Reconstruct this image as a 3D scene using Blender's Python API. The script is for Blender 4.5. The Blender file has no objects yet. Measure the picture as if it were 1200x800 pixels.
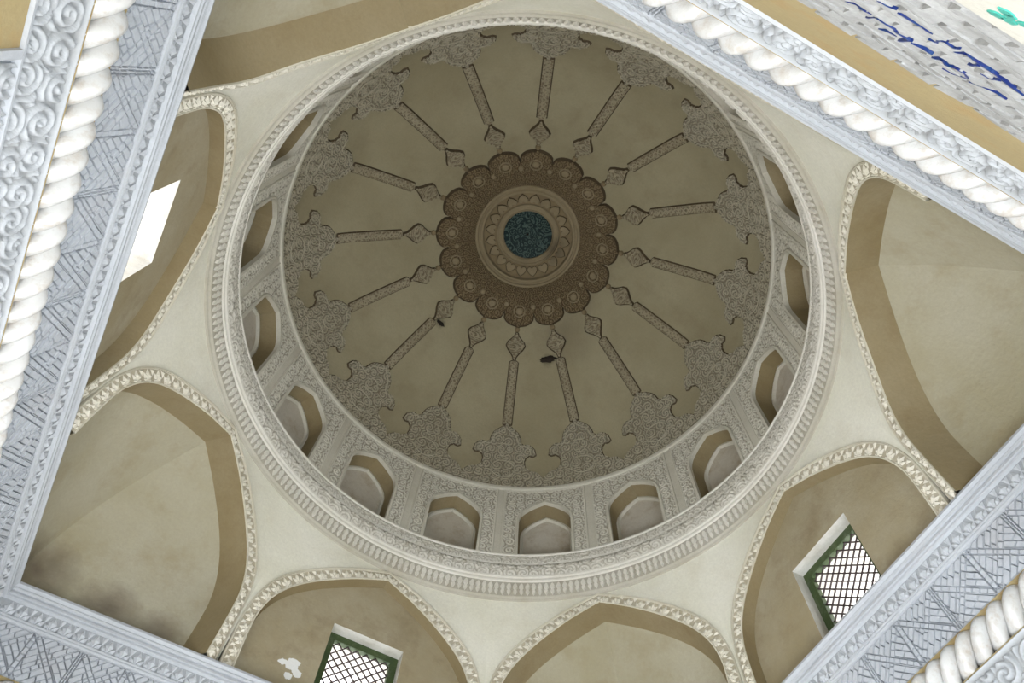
import bpy, bmesh, math, random
import numpy as np
from mathutils import Vector, Matrix
random.seed(7)
sc = bpy.context.scene
PI = math.pi; R = math.radians

# ------------------------------------------------------------------ camera
CAM = (1.24187, 2.76678, 1.6)
MR = [[-0.88273566, 0.46821945, 0.03934845], [-0.4445675, -0.80515664, -0.39253346], [-0.15211013, -0.36399633, 0.91889563]]
cd = bpy.data.cameras.new('camera'); cam = bpy.data.objects.new('camera', cd)
sc.collection.objects.link(cam); sc.camera = cam
cd.sensor_width = 36.0; cd.lens = 883.22 / 1200 * 36; cd.clip_start = 0.02; cd.clip_end = 200
cam.matrix_world = Matrix(((MR[0][0], -MR[1][0], -MR[2][0], CAM[0]), (MR[0][1], -MR[1][1], -MR[2][1], CAM[1]),
                           (MR[0][2], -MR[1][2], -MR[2][2], CAM[2]), (0, 0, 0, 1)))
# ------------------------------------------------------------------ world, lights, exposure
w = bpy.data.worlds.new('sky'); sc.world = w; w.use_nodes = True
bg = w.node_tree.nodes['Background']; bg.inputs[0].default_value = (0.93, 0.93, 1.0, 1); bg.inputs[1].default_value = 9.0
vs = sc.view_settings; vs.view_transform = 'Standard'; vs.look = 'None'; vs.gamma = 1.0; vs.use_curve_mapping = False
vs.exposure = 0.03
def area(name, loc, direction, sx, sy, power, col):
    l = bpy.data.lights.new(name, 'AREA'); l.shape = 'RECTANGLE'; l.size = sx; l.size_y = sy; l.energy = power; l.color = col
    o = bpy.data.objects.new(name, l); sc.collection.objects.link(o); o.location = loc
    o.rotation_euler = Vector(direction).to_track_quat('-Z', 'Y').to_euler(); return o
# daylight that comes in through the four doorways, and the same daylight thrown back up by the pale floor
DOORCOL = (0.74, 0.87, 1.0)
area('doorway_daylight_left', (3.05, 0, 1.5), (-1, 0, .35), 1.9, 2.5, 62, DOORCOL)
area('doorway_daylight_right', (-3.05, 0, 1.5), (1, 0, .35), 1.9, 2.5, 5, DOORCOL)
area('doorway_daylight_far', (0, -3.05, 1.5), (0, 1, .35), 1.9, 2.5, 30, DOORCOL)
area('doorway_daylight_near', (0, 3.12, 1.3), (0, -1, 1.5), 1.9, 2.0, 190, DOORCOL)
area('floor_daylight', (1.3, 1.2, .06), (-.22, -.2, 1), 2.8, 2.8, 330, (1.0, .99, .95))

# ------------------------------------------------------------------ materials
def nd(nt, t, **k):
    n = nt.nodes.new(t)
    for a, b in k.items():
        if a.startswith('i_'): n.inputs[a[2:].replace('_', ' ')].default_value = b
        else: setattr(n, a, b)
    return n
def material(name, base, alt, stain=None, stain_amt=.3, nscale=1.2, rough=.9, fine=.25, carve=0, cscale=9.0, cfreq=60.0,
             cdist=.004, spots=(), flakes=None, groove=None, recess_dark=0):
    m = bpy.data.materials.new(name); m.use_nodes = True; nt = m.node_tree; L = nt.links
    bs = nt.nodes['Principled BSDF']; bs.inputs['Roughness'].default_value = rough
    bs.inputs['Specular IOR Level'].default_value = .25
    geo = nd(nt, 'ShaderNodeNewGeometry'); pos = geo.outputs['Position']
    def noise(scale, detail=5, r=.6):
        n = nd(nt, 'ShaderNodeTexNoise'); n.inputs['Scale'].default_value = scale; n.inputs['Detail'].default_value = detail
        n.inputs['Roughness'].default_value = r; L.new(pos, n.inputs['Vector']); return n.outputs['Fac']
    def ramp(src, a, b):
        r = nd(nt, 'ShaderNodeMapRange'); r.inputs['From Min'].default_value = a; r.inputs['From Max'].default_value = b
        L.new(src, r.inputs['Value']); return r.outputs['Result']
    def mix(f, c1, c2):
        x = nd(nt, 'ShaderNodeMix', data_type='RGBA')
        if isinstance(f, float): x.inputs[0].default_value = f
        else: L.new(f, x.inputs[0])
        for i, c in ((6, c1), (7, c2)):
            if isinstance(c, tuple): x.inputs[i].default_value = (*c, 1)
            else: L.new(c, x.inputs[i])
        return x.outputs[2]
    def mul(a, b):
        x = nd(nt, 'ShaderNodeMath', operation='MULTIPLY'); 
        for i, v in ((0, a), (1, b)):
            if isinstance(v, (int, float)): x.inputs[i].default_value = v
            else: L.new(v, x.inputs[i])
        return x.outputs[0]
    col = mix(ramp(noise(nscale), .35, .65), base, alt)
    g = noise(38.0, 3, .7)
    col = mix(mul(ramp(g, .3, .75), fine), col, tuple(c * .55 for c in base))
    if stain: col = mix(mul(ramp(noise(nscale * 2.3, 6, .7), .5, .72), stain_amt), col, stain)
    if flakes:
        col = mix(ramp(noise(3.1, 2, .5), .745, .75), col, flakes)
    height = None
    if carve:
        wn = nd(nt, 'ShaderNodeTexNoise'); wn.inputs['Scale'].default_value = 7.0; L.new(pos, wn.inputs['Vector'])
        wm = nd(nt, 'ShaderNodeVectorMath', operation='SCALE'); L.new(wn.outputs['Color'], wm.inputs[0]); wm.inputs['Scale'].default_value = .09
        wa = nd(nt, 'ShaderNodeVectorMath', operation='ADD'); L.new(pos, wa.inputs[0]); L.new(wm.outputs[0], wa.inputs[1])
        v = nd(nt, 'ShaderNodeTexVoronoi'); v.inputs['Scale'].default_value = cscale; L.new(wa.outputs[0], v.inputs['Vector'])
        s = nd(nt, 'ShaderNodeMath', operation='SINE'); L.new(mul(v.outputs['Distance'], cfreq), s.inputs[0])
        height = mul(ramp(s.outputs[0], -1.0, .3), 1.0)
        gc = groove or tuple(c * .4 for c in base)
        inv = nd(nt, 'ShaderNodeMath', operation='SUBTRACT'); inv.inputs[0].default_value = 1.0; L.new(height, inv.inputs[1])
        col = mix(mul(inv.outputs[0], .55), col, gc)
    if recess_dark:
        at = nd(nt, 'ShaderNodeAttribute', attribute_name='groove'); col = mix(mul(at.outputs['Fac'], recess_dark), col, groove)  # tints toward the groove colour by carving depth
    for (x, y, z, rad, c, amt) in spots:
        d = nd(nt, 'ShaderNodeVectorMath', operation='DISTANCE'); L.new(pos, d.inputs[0]); d.inputs[1].default_value = (x, y, z)
        a = nd(nt, 'ShaderNodeMath', operation='ADD'); L.new(d.outputs['Value'], a.inputs[0])
        L.new(mul(noise(4.0 / rad * .3, 4), rad * 1.1), a.inputs[1])
        hard = amt >= 1.0
        col = mix(mul(ramp(a.outputs[0], rad * (1.04 if hard else 1.6), rad * (.98 if hard else .5)), amt), col, c)
    L.new(col, bs.inputs['Base Color'])
    fb = noise(22.0, 6, .65)
    b1 = nd(nt, 'ShaderNodeBump'); b1.inputs['Strength'].default_value = .35; b1.inputs['Distance'].default_value = .012
    L.new(fb, b1.inputs['Height'])
    if height is not None:
        b2 = nd(nt, 'ShaderNodeBump'); b2.inputs['Strength'].default_value = 1.0; b2.inputs['Distance'].default_value = cdist * 3
        L.new(height, b2.inputs['Height']); L.new(b1.outputs[0], b2.inputs['Normal']); b1 = b2
    L.new(b1.outputs[0], bs.inputs['Normal'])
    return m
def P3(x, y, z): return (3 * x, 3 * y, 3 * z + 1.6)
SOOT = (.045, .035, .022)
M = {}
M['pendentive'] = material('cream_plaster', (0.78, 0.76, 0.66), (0.72, 0.7, 0.58), (0.56, 0.51, 0.38), .35, spots=[(*P3(0.918, -0.483, 2.157), 0.07, (.9, .89, .87), 1.0), (*P3(0.867, -0.607, 2.148), 0.12, (.9, .89, .87), 1.0), (*P3(0.874, -0.59, 2.125), 0.09, (.9, .89, .87), 1.0), (*P3(0.967, -0.364, 2.185), 0.05, (.9, .89, .87), 1.0)])
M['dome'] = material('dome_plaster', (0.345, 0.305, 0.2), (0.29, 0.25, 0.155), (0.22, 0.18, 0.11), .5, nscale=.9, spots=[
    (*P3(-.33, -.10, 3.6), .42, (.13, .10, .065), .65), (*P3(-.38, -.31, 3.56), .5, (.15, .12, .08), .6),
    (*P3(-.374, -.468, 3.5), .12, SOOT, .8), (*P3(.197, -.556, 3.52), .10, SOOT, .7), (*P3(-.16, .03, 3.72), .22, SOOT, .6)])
M['dome_carved'] = material('carved_dome_plaster', (0.42, 0.385, 0.295), (0.37, 0.335, 0.245), (0.3, 0.26, 0.18), .4, recess_dark=.8, groove=(.13,.105,.07))
M['rosette'] = material('rosette_plaster', (0.25, 0.19, 0.11), (0.21, 0.16, 0.09), (0.14, 0.1, 0.06), .5, recess_dark=.85, groove=(.07,.045,.025))
M['rosette_plain'] = material('rosette_moulding_plaster', (0.29, 0.235, 0.15), (0.25, 0.2, 0.12), (0.16, 0.12, 0.07), .4,
    spots=[(*P3(-.15, .0, 3.72), .25, SOOT, .8)])
M['rib'] = material('rib_plaster', (.36, .315, .22), (.31, .265, .175), (.2, .16, .1), .4, recess_dark=.75, groove=(.12, .09, .055))
M['teal'] = material('teal_tile', (.010,.026,.028), (.008,.02,.022), (.01,.02,.02), .4, rough=.6, carve=1, cscale=12, cfreq=17, cdist=.002, groove=(.13,.19,.165))
M['drum'] = material('drum_plaster', (0.66, 0.63, 0.54), (0.6, 0.57, 0.48), (0.45, 0.4, 0.3), .35)
M['drum_carved'] = material('carved_drum_plaster', (0.72, 0.69, 0.6), (0.66, 0.63, 0.54), (0.5, 0.45, 0.35), .3, recess_dark=.75, groove=(.24,.21,.15))
M['niche'] = material('niche_plaster', (0.58, 0.54, 0.46), (0.52, 0.47, 0.38), (0.34, 0.26, 0.17), .7, nscale=1.6)
M['ring_ground'] = material('shaded_cornice_ground', (0.52, 0.49, 0.42), (0.46, 0.43, 0.35), (.34, .29, .2), .35)  # ground behind the petals, shade put into a darker colour
M['ring'] = material('cornice_plaster', (0.8, 0.77, 0.7), (0.74, 0.71, 0.63), (0.54, 0.49, 0.39), .35)
M['ring_carved'] = material('carved_cornice_plaster', (0.8, 0.77, 0.7), (0.74, 0.71, 0.63), (0.54, 0.49, 0.39), .3, recess_dark=.7, groove=(.36,.32,.24))
M['recess_dark'] = material('shaded_archivolt_ground', (0.54, 0.49, 0.38), (0.48, 0.43, 0.32), (.3, .24, .15), .4)  # sunk archivolt ground, its shade painted as a darker tone
M['archivolt'] = material('archivolt_plaster', (0.7, 0.66, 0.55), (0.62, 0.58, 0.46), (0.5, 0.42, 0.3), .4)
M['star'] = material('chip_carved_plaster', (0.76, 0.72, 0.62), (0.7, 0.66, 0.55), (0.55, 0.48, 0.36), .3)
M['soffit'] = material('ochre_soffit_plaster', (0.33, 0.27, 0.165), (0.27, 0.21, 0.11), (0.2, 0.14, 0.065), .5, nscale=.9)
M['vault'] = material('vault_plaster', (0.46, 0.43, 0.335), (0.38, 0.34, 0.225), (0.3, 0.245, 0.14), .6, nscale=.7,
    spots=[(*P3(.98, -1.02, 1.68), .34, (.10, .075, .055), .9), (*P3(.78, -1.06, 1.67), .30, (.13, .10, .075), .85), (*P3(.62, -1.06, 1.66), .28, (.15, .12, .09), .8)])
M['back'] = material('recess_plaster', (0.42, 0.37, 0.26), (0.34, 0.28, 0.165), (0.22, 0.165, 0.095), .6, nscale=1.0, flakes=(.8, .79, .76),
    spots=[(*P3(0.242, -1.075, 1.744), 0.09, (.8, .8, .78), 1.0), (*P3(0.212, -1.075, 1.748), 0.13, (.8, .8, .78), 1.0), (*P3(0.192, -1.075, 1.724), 0.11, (.8, .8, .78), 1.0), (*P3(0.213, -1.075, 1.701), 0.08, (.8, .8, .78), 1.0)])
M['frieze'] = material('white_plaster', (0.53, 0.555, 0.59), (0.47, 0.49, 0.52), (0.44, 0.43, 0.42), .3)
M['frieze_ground'] = material('shaded_border_ground', (0.38, 0.4, 0.42), (0.33, 0.345, 0.36), (.3, .3, .29), .3)  # sunk border ground painted darker to stand for shade behind the stars
M['frieze_star'] = material('white_chip_carving', (0.56, 0.585, 0.62), (0.51, 0.53, 0.56), (0.46, 0.45, 0.44), .2)
M['tile'] = material('strapwork_plaster', (0.5, 0.525, 0.565), (0.43, 0.455, 0.49), (0.4, 0.38, 0.38), .35, fine=.3)
M['frieze_carved'] = material('white_carved_plaster', (0.53, 0.55, 0.575), (0.46, 0.48, 0.5), (0.4, 0.38, 0.36), .4, recess_dark=.6, groove=(.25,.25,.24))
M['cavetto'] = material('ochre_cavetto_plaster', (0.46, 0.38, 0.21), (0.42, 0.32, 0.15), (0.46, 0.28, 0.12), .5, nscale=1.4)
M['cable'] = material('glazed_white_cable', (0.7, 0.7, 0.69), (0.63, 0.62, 0.6), (0.42, 0.32, 0.22), .55, nscale=5, rough=.28, fine=.05)
M['ochre_panel'] = material('ochre_wall_plaster', (0.44, 0.35, 0.18), (0.4, 0.32, 0.17), (0.42, 0.25, 0.09), .5, nscale=1.5)
M['brick'] = material('whitewashed_brick', (.46,.46,.45), (.32,.32,.31), (.22,.21,.19), .5, nscale=7, fine=.6)
M['mortar'] = material('grey_mortar', (0.34, 0.34, 0.33), (0.28, 0.28, 0.27), None, 0, nscale=5)
M['blue'] = material('cobalt_glaze', (.012,.02,.13), (.01,.035,.16), (.03,.12,.14), .4, nscale=14, rough=.4)
M['turquoise'] = material('turquoise_glaze', (.05, .38, .3), (.06, .3, .24), None, 0, rough=.3)
M['reveal'] = material('white_reveal_plaster', (.66, .65, .6), (.56, .54, .47), (.38, .33, .25), .4, nscale=4)
M['green'] = material('green_painted_frame', (0.06, 0.09, 0.03), (0.045, 0.07, 0.03), (.16, .17, .12), .5, nscale=4, rough=.6)
M['bar'] = material('dark_grille_wood', (.07, .05, .045), (.05, .035, .035), None, 0, rough=.7)
M['floor'] = material('pale_stone_floor', (.5, .47, .4), (.42, .39, .33), (.3, .26, .2), .3)
M['wall'] = material('lower_wall_plaster', (.58, .56, .5), (.5, .48, .41), (.38, .32, .24), .4)
M['sky_block'] = material('sky_block_surface', (.4, .33, .24), (.34, .28, .2), None, 0)
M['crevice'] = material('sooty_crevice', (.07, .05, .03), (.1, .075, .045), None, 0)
M['clump'] = material('dark_mud', (.03, .022, .016), (.02, .016, .012), None, 0)

# ------------------------------------------------------------------ object helpers (unit coordinates: 1 = 3 m, heights above the eye)
COL = sc.collection
def U(x, y, z): return Vector((3 * x, 3 * y, 3 * z + 1.6))
def tag(o, label=None, cat=None, group=None, kind=None):
    for k, v in (('label', label), ('category', cat), ('group', group), ('kind', kind)):
        if v: o[k] = v
    return o
def root(name, O, label, cat, group=None):
    o = bpy.data.objects.new(name, None); COL.objects.link(o); o.empty_display_size = .1
    o.location = U(*O); o['O'] = O; tag(o, label, cat, group); return o
def mesh(name, verts, faces, mat, parent=None, O=None, smooth=False, kind=None, groove=None):
    """verts in unit coordinates; they are stored relative to the parent's (or the given) base point O"""
    if O is None: O = tuple(parent['O']) if parent is not None else (0, 0, 0)
    v = (np.asarray(verts, float) - np.array(O)) * 3
    me = bpy.data.meshes.new(name); me.from_pydata(v.tolist(), [], faces); me.materials.append(mat)
    if smooth: me.polygons.foreach_set('use_smooth', [True] * len(me.polygons))
    me.update()
    if groove is not None:
        g = np.zeros(len(v), dtype=np.float32); gr = np.asarray(groove, dtype=np.float32).ravel(); g[:len(gr)] = np.clip(gr, 0, 1)
        me.attributes.new('groove', 'FLOAT', 'POINT').data.foreach_set('value', g)
    o = bpy.data.objects.new(name, me); COL.objects.link(o)
    if parent is not None: o.parent = parent
    else: o.location = U(*O)
    if kind: o['kind'] = kind
    return o
def bm_mesh(name, bm, mat, parent=None, O=None, smooth=False, kind=None):
    bm.verts.index_update()
    v = [tuple(x.co) for x in bm.verts]; f = [[q.index for q in x.verts] for x in bm.faces]; bm.free()
    return mesh(name, v, f, mat, parent, O, smooth, kind)
def kids(o): return [c for c in ALLKIDS.get(o.name, [])]
ALLKIDS = {}
def children_map():
    ALLKIDS.clear()
    for o in bpy.data.objects:
        if o.parent: ALLKIDS.setdefault(o.parent.name, []).append(o)
def copy_tree(o, parent=None):
    c = o.copy(); COL.objects.link(c)
    if parent is not None: c.parent = parent
    for ch in kids(o): copy_tree(ch, c)
    return c
def spin(o, az):
    """turn a thing about the building's vertical axis"""
    a = R(az); p = o.location; c, s = math.cos(a), math.sin(a)
    o.location = (p.x * c - p.y * s, p.x * s + p.y * c, p.z); o.rotation_euler.z += a
def ring_copies(o, angles):
    """one tree per angle; the first angle is the original itself (turned last, so that copies start unturned)"""
    children_map(); out = [None] * len(angles)
    for i in range(len(angles) - 1, -1, -1):
        t = copy_tree(o) if i else o
        spin(t, angles[i]); out[i] = t
    return out
def grid_mesh(fn, us, vs_):
    nu, nv = len(us), len(vs_)
    verts = [fn(u, v) for u in us for v in vs_]
    faces = [(i * nv + j, (i + 1) * nv + j, (i + 1) * nv + j + 1, i * nv + j + 1) for i in range(nu - 1) for j in range(nv - 1)]
    return verts, faces
def lin(a, b, n): return [a + (b - a) * i / (n - 1) for i in range(n)]
def tubes(paths, r, n=6):
    V, F = [], []
    for path in paths:
        pts = [Vector(p) for p in path]; b0 = len(V)
        for i, p in enumerate(pts):
            t = (pts[min(i + 1, len(pts) - 1)] - pts[max(i - 1, 0)]).normalized()
            up = Vector((1, 0, 0)) if abs(t.x) < .9 else Vector((0, 0, 1))
            s = t.cross(up).normalized(); q = s.cross(t)
            for k in range(n): a = 2 * PI * k / n; V.append(tuple(p + s * (r * math.cos(a)) + q * (r * math.sin(a))))
        for i in range(len(pts) - 1):
            for k in range(n): a = b0 + i * n + k; b = b0 + i * n + (k + 1) % n; F.append((a, b, b + n, a + n))
        F.append(tuple(b0 + k for k in range(n))); F.append(tuple(b0 + (len(pts) - 1) * n + k for k in range(n)))
    return V, F
def box(x0, x1, y0, y1, z0, z1):
    V = [(x, y, z) for x in (x0, x1) for y in (y0, y1) for z in (z0, z1)]
    return V, [(0, 1, 3, 2), (4, 6, 7, 5), (0, 4, 5, 1), (2, 3, 7, 6), (0, 2, 6, 4), (1, 5, 7, 3)]
def swirl(x, y, cell=.05, lam=.013, seed=0, period=None):
    """height field 0..1 of carved scrolls: every jittered cell holds one spiral"""
    x = np.asarray(x, float); y = np.asarray(y, float)
    rs = np.random.RandomState(seed); J = rs.rand(64, 64, 4)
    gx = np.floor(x / cell).astype(int); gy = np.floor(y / cell).astype(int)
    best = np.full(x.shape, 9.); second = np.full(x.shape, 9.); h = np.zeros(x.shape)
    for dx in (-1, 0, 1):
        for dy in (-1, 0, 1):
            ix, iy = gx + dx, gy + dy
            wx = ix % period if period else ix % 64
            j = J[wx % 64, iy % 64]
            cx = (ix + .5 + .5 * (j[..., 0] - .5)) * cell; cy = (iy + .5 + .5 * (j[..., 1] - .5)) * cell
            ddx, ddy = x - cx, y - cy; d = np.hypot(ddx, ddy); an = np.arctan2(ddy, ddx)
            sg = np.where(j[..., 2] > .5, 1, -1); arms = np.where(j[..., 3] > .5, 2, 1)
            hh = .5 + .5 * np.cos(2 * PI * d / lam + sg * arms * an + 6.28 * j[..., 3])
            m = d < best
            second = np.where(m, best, np.minimum(second, d)); h = np.where(m, hh, h); best = np.where(m, d, best)
    edge = np.clip((second - best) / (.12 * cell), 0, 1)
    return np.clip(h * 1.5 - .15, 0, 1) * edge

# dome profile: radius and height, from the springing to the crown
DP = [(1.016, 2.987), (1.006, 3.045), (.965, 3.165), (.866, 3.318), (.735, 3.42), (.60, 3.509), (.43, 3.615), (.27, 3.70), (.14, 3.75), (.0, 3.765)]
def catmull(P, n=24):
    P = [Vector((*p,)) for p in P]; P = [2 * P[0] - P[1]] + P + [Vector((-P[-2].x, P[-2].y))]; out = []
    for i in range(1, len(P) - 2):
        for k in range(n):
            t = k / n; a, b, c, d = P[i - 1:i + 3]
            out.append(.5 * ((2 * b) + (c - a) * t + (2 * a - 5 * b + 4 * c - d) * t * t + (3 * b - a - 3 * c + d) * t ** 3))
    out.append(P[-2]); return np.array([tuple(q) for q in out])
DC = catmull(DP); DS = np.concatenate([[0], np.cumsum(np.hypot(*np.diff(DC, axis=0).T))]); DLEN = DS[-1]
def s_at_r(r): return float(np.interp(-r, -DC[:, 0], DS))
def dome_pt(s, w, h=0, ang=None):
    """s = arc length up from the springing, w = sideways distance about azimuth 0 (or ang = angle), h = height proud of the plaster"""
    s = min(max(s, 0), DLEN); r = float(np.interp(s, DS, DC[:, 0])); z = float(np.interp(s, DS, DC[:, 1])); e = .004
    r2, z2 = float(np.interp(s + e, DS, DC[:, 0])), float(np.interp(s + e, DS, DC[:, 1]))
    r1, z1 = float(np.interp(s - e, DS, DC[:, 0])), float(np.interp(s - e, DS, DC[:, 1]))
    tr, tz = r2 - r1, z2 - z1; l = math.hypot(tr, tz) or 1; nr, nz = -tz / l, tr / l      # points into the room
    if nz > 0 and r < .3: nz = -abs(nz)
    th = ang if ang is not None else w / max(r, .02)
    rr = r + nr * h; return (rr * math.cos(th), rr * math.sin(th), z + nz * h)
def clock(x, y, z):
    """clock-face direction of a point in the photograph, seen from the rosette"""
    def pr(q):
        d = [q[i] - (CAM[i], CAM[i], CAM[i])[0] for i in range(3)]
        c = [sum(MR[k][i] * d[i] for i in range(3)) for k in range(3)]; return c[0] / c[2], c[1] / c[2]
    a = pr(U(x, y, z)); b = pr(U(0, 0, 3.76)); t = math.degrees(math.atan2(a[0] - b[0], -(a[1] - b[1]))) % 360
    q = int(round(t / 7.5)) % 48; hh = q // 4; W_ = ['twelve', 'one', 'two', 'three', 'four', 'five', 'six', 'seven', 'eight', 'nine', 'ten', 'eleven', 'twelve']
    return [W_[hh] + " o'clock", 'quarter past ' + W_[hh], 'half past ' + W_[hh], 'quarter to ' + W_[hh + 1]][q % 4]

# ------------------------------------------------------------------ setting: floor, walls, added outer shell
v, f = box(-1.4, 1.4, -1.4, 1.4, -.56, -.5335)
mesh('floor', v, f, M['floor'], kind='structure', O=(0, 0, -.5335))
SIDES = {0: 'left', 180: 'right', 270: 'far', 90: 'near'}
def rects_minus(y0, y1, z0, z1, holes):
    ys = sorted({y0, y1, *[h[0] for h in holes], *[h[1] for h in holes]}); zs = sorted({z0, z1, *[h[2] for h in holes], *[h[3] for h in holes]})
    out = []
    for a, b in zip(ys, ys[1:]):
        for c, d in zip(zs, zs[1:]):
            m = ((a + b) / 2, (c + d) / 2)
            if not any(h[0] < m[0] < h[1] and h[2] < m[1] < h[3] for h in holes): out.append((a, b, c, d))
    return out
WIN = (-.13, .13, 1.62, 1.967); DOOR = (-.34, .34, -.53, .42)
for az, side in SIDES.items():
    V, F = [], []
    def quad(*q):
        b = len(V); V.extend(q); F.append((b, b + 1, b + 2, b + 3))
    for (a, b, c, d) in rects_minus(-1.30, 1.30, -.53, 1.17, [DOOR] + ([(-.52, .52, .56, .93)] if az == 90 else [])):
        quad((1.092, a, c), (1.092, b, c), (1.092, b, d), (1.092, a, d))
    for (a, b, c, d) in rects_minus(-1.34, 1.34, -.53, 2.36, [DOOR, WIN]):
        quad((1.34, a, c), (1.34, b, c), (1.34, b, d), (1.34, a, d))
    y0, y1, z0, z1 = DOOR
    quad((1.092, y0, z0), (1.34, y0, z0), (1.34, y0, z1), (1.092, y0, z1)); quad((1.092, y1, z0), (1.34, y1, z0), (1.34, y1, z1), (1.092, y1, z1))
    quad((1.092, y0, z1), (1.34, y0, z1), (1.34, y1, z1), (1.092, y1, z1))
    wl = mesh('wall_' + side, V, F, M['wall'], kind='structure', O=(1.092, 0, -.53)); spin(wl, az)
    wl['label'] = {0: 'plastered chamber wall at the left edge', 180: 'plastered chamber wall below the lower right frieze', 270: 'plastered chamber wall below the lower left frieze', 90: 'plastered chamber wall at the upper right'}[az]
    if az == 90: WALLNEAR = wl
# unseen outer shell round the dome, added to keep sky light from leaking in
V, F = [], []
n = 64
rp = [(1.2, 2.36), (1.2, 3.1), (1.06, 3.45), (.75, 3.75), (.35, 3.92), (.0, 3.98)]
for (r, z) in rp[:-1]:
    for i in range(n): a = 2 * PI * i / n; V.append((r * math.cos(a), r * math.sin(a), z))
V.append((0, 0, 3.98))
for k in range(len(rp) - 2):
    for i in range(n): j = (i + 1) % n; F.append((k * n + i, k * n + j, (k + 1) * n + j, (k + 1) * n + i))
k = len(rp) - 2
for i in range(n): F.append((k * n + i, k * n + (i + 1) % n, len(V) - 1))
b = len(V)
for i in range(n):
    a = 2 * PI * i / n; m = 1.36 / max(abs(math.cos(a)), abs(math.sin(a))); V.append((m * math.cos(a), m * math.sin(a), 2.36))
for i in range(n): j = (i + 1) % n; F.append((i, j, b + j, b + i))
mesh('sky_block_shell', V, F, M['sky_block'], kind='structure', O=(0, 0, 2.36))

# ------------------------------------------------------------------ frieze of each wall
def A(z): return 1 + max(0, 1.555 - z) * .17
FO = (1.0, 0, 1.16)
fr = root('frieze', FO, '', 'frieze', 'white plaster friezes below the arches')
def sweep(profile, ext=0):
    V, F = [], []
    for (a, z) in profile: V += [(a, -a - ext, z), (a, a + ext, z)]
    for i in range(len(profile) - 1): F.append((2 * i, 2 * i + 1, 2 * i + 3, 2 * i + 2))
    return V, F
v, f = sweep([(1.09, 1.602), (1.0, 1.597), (.998, 1.588), (1.004, 1.580), (1.001, 1.576), (1.003, 1.570), (1.011, 1.567), (1.003, 1.563), (1.003, 1.556), (1.012, 1.552), (1.004, 1.549), (1.005, 1.545), (1.014, 1.543)])
mesh('top_moulding', v, f, M['frieze'], fr)
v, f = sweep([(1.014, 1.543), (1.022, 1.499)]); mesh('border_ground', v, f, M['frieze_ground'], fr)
v, f = sweep([(1.022, 1.499), (1.011, 1.498), (1.012, 1.493), (1.020, 1.491), (1.012, 1.489), (1.014, 1.484), (1.024, 1.483)])
mesh('lower_fillet', v, f, M['frieze'], fr)
v, f = sweep([(1.028, 1.483), (1.048, 1.358), (1.058, 1.357)]); mesh('strapwork_ground', v, f, M['mortar'], fr)
CAVP = [(1.04, 1.358), (1.068, 1.352), (1.092, 1.335), (1.10, 1.312), (1.094, 1.288), (1.075, 1.272), (1.058, 1.268), (1.0465, 1.268)]
v, f = sweep(CAVP); mesh('ochre_cavetto', v, f, M['cavetto'], fr, smooth=True)
# chip-carved half rosette: petals fanned from the foot of the cell
def half_star(Wc, Hc, hp, mat, name):
    V, F = [(-Wc / 2, 0, 0), (Wc / 2, 0, 0), (Wc / 2, Hc, 0), (-Wc / 2, Hc, 0)], []
    V, F = [], []
    for an, rr in ((10, .50), (48, .86), (90, .98), (132, .86), (170, .50)):
        a = R(an); L = min(rr * Hc, Wc * .49 / max(abs(math.cos(a)), .02)) if an in (10, 170) else rr * Hc
        L = min(L, Wc * .5 / max(abs(math.cos(a)), .02)); c, s = math.cos(a), math.sin(a); wd = L * .27; b = len(V)
        V += [(c * .03 * L, s * .03 * L, 0), (c * .55 * L - s * wd, s * .55 * L + c * wd, 0), (c * L, s * L, 0), (c * .55 * L + s * wd, s * .55 * L - c * wd, 0), (c * .55 * L, s * .55 * L, hp)]
        F += [(b, b + 1, b + 4), (b + 1, b + 2, b + 4), (b + 2, b + 3, b + 4), (b + 3, b, b + 4)]
    # sunk triangle between two neighbouring cells
    b = len(V); V += [(Wc * .5, Hc * .98, 0), (Wc * .28, Hc * .96, 0), (Wc * .5, Hc * .42, 0), (Wc * .72, Hc * .96, 0), (Wc * .5, Hc * .84, hp * .8)]
    F += [(b + 1, b + 2, b + 4), (b + 2, b + 3, b + 4), (b + 3, b + 1, b + 4)]
    me = bpy.data.meshes.new(name); me.from_pydata([(x * 3, y * 3, z * 3) for x, y, z in V], [], F); me.materials.append(mat); return me
def place(me, name, parent, org, xd, yd, sx=1, sy=1, O=None):
    xd = Vector(xd).normalized(); yd = Vector(yd); yd = (yd - xd * yd.dot(xd)).normalized(); zd = xd.cross(yd)
    o = bpy.data.objects.new(name, me); COL.objects.link(o); o.parent = parent
    O = O or tuple(parent['O']); l = (Vector(org) - Vector(O)) * 3
    o.matrix_local = Matrix(((xd.x * sx, yd.x * sy, zd.x, l.x), (xd.y * sx, yd.y * sy, zd.y, l.y), (xd.z * sx, yd.z * sy, zd.z, l.z), (0, 0, 0, 1))); return o
star_f = half_star(.040, .043, .007, M['frieze_star'], 'leaf_star')
nb = 50
for i in range(nb):
    u = -1.0 + 2.0 * (i + .5) / nb
    place(star_f, 'leaf_star', fr, (1.0200, u, 1.5), (0, -1, 0), (-.18, 0, 1))
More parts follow.
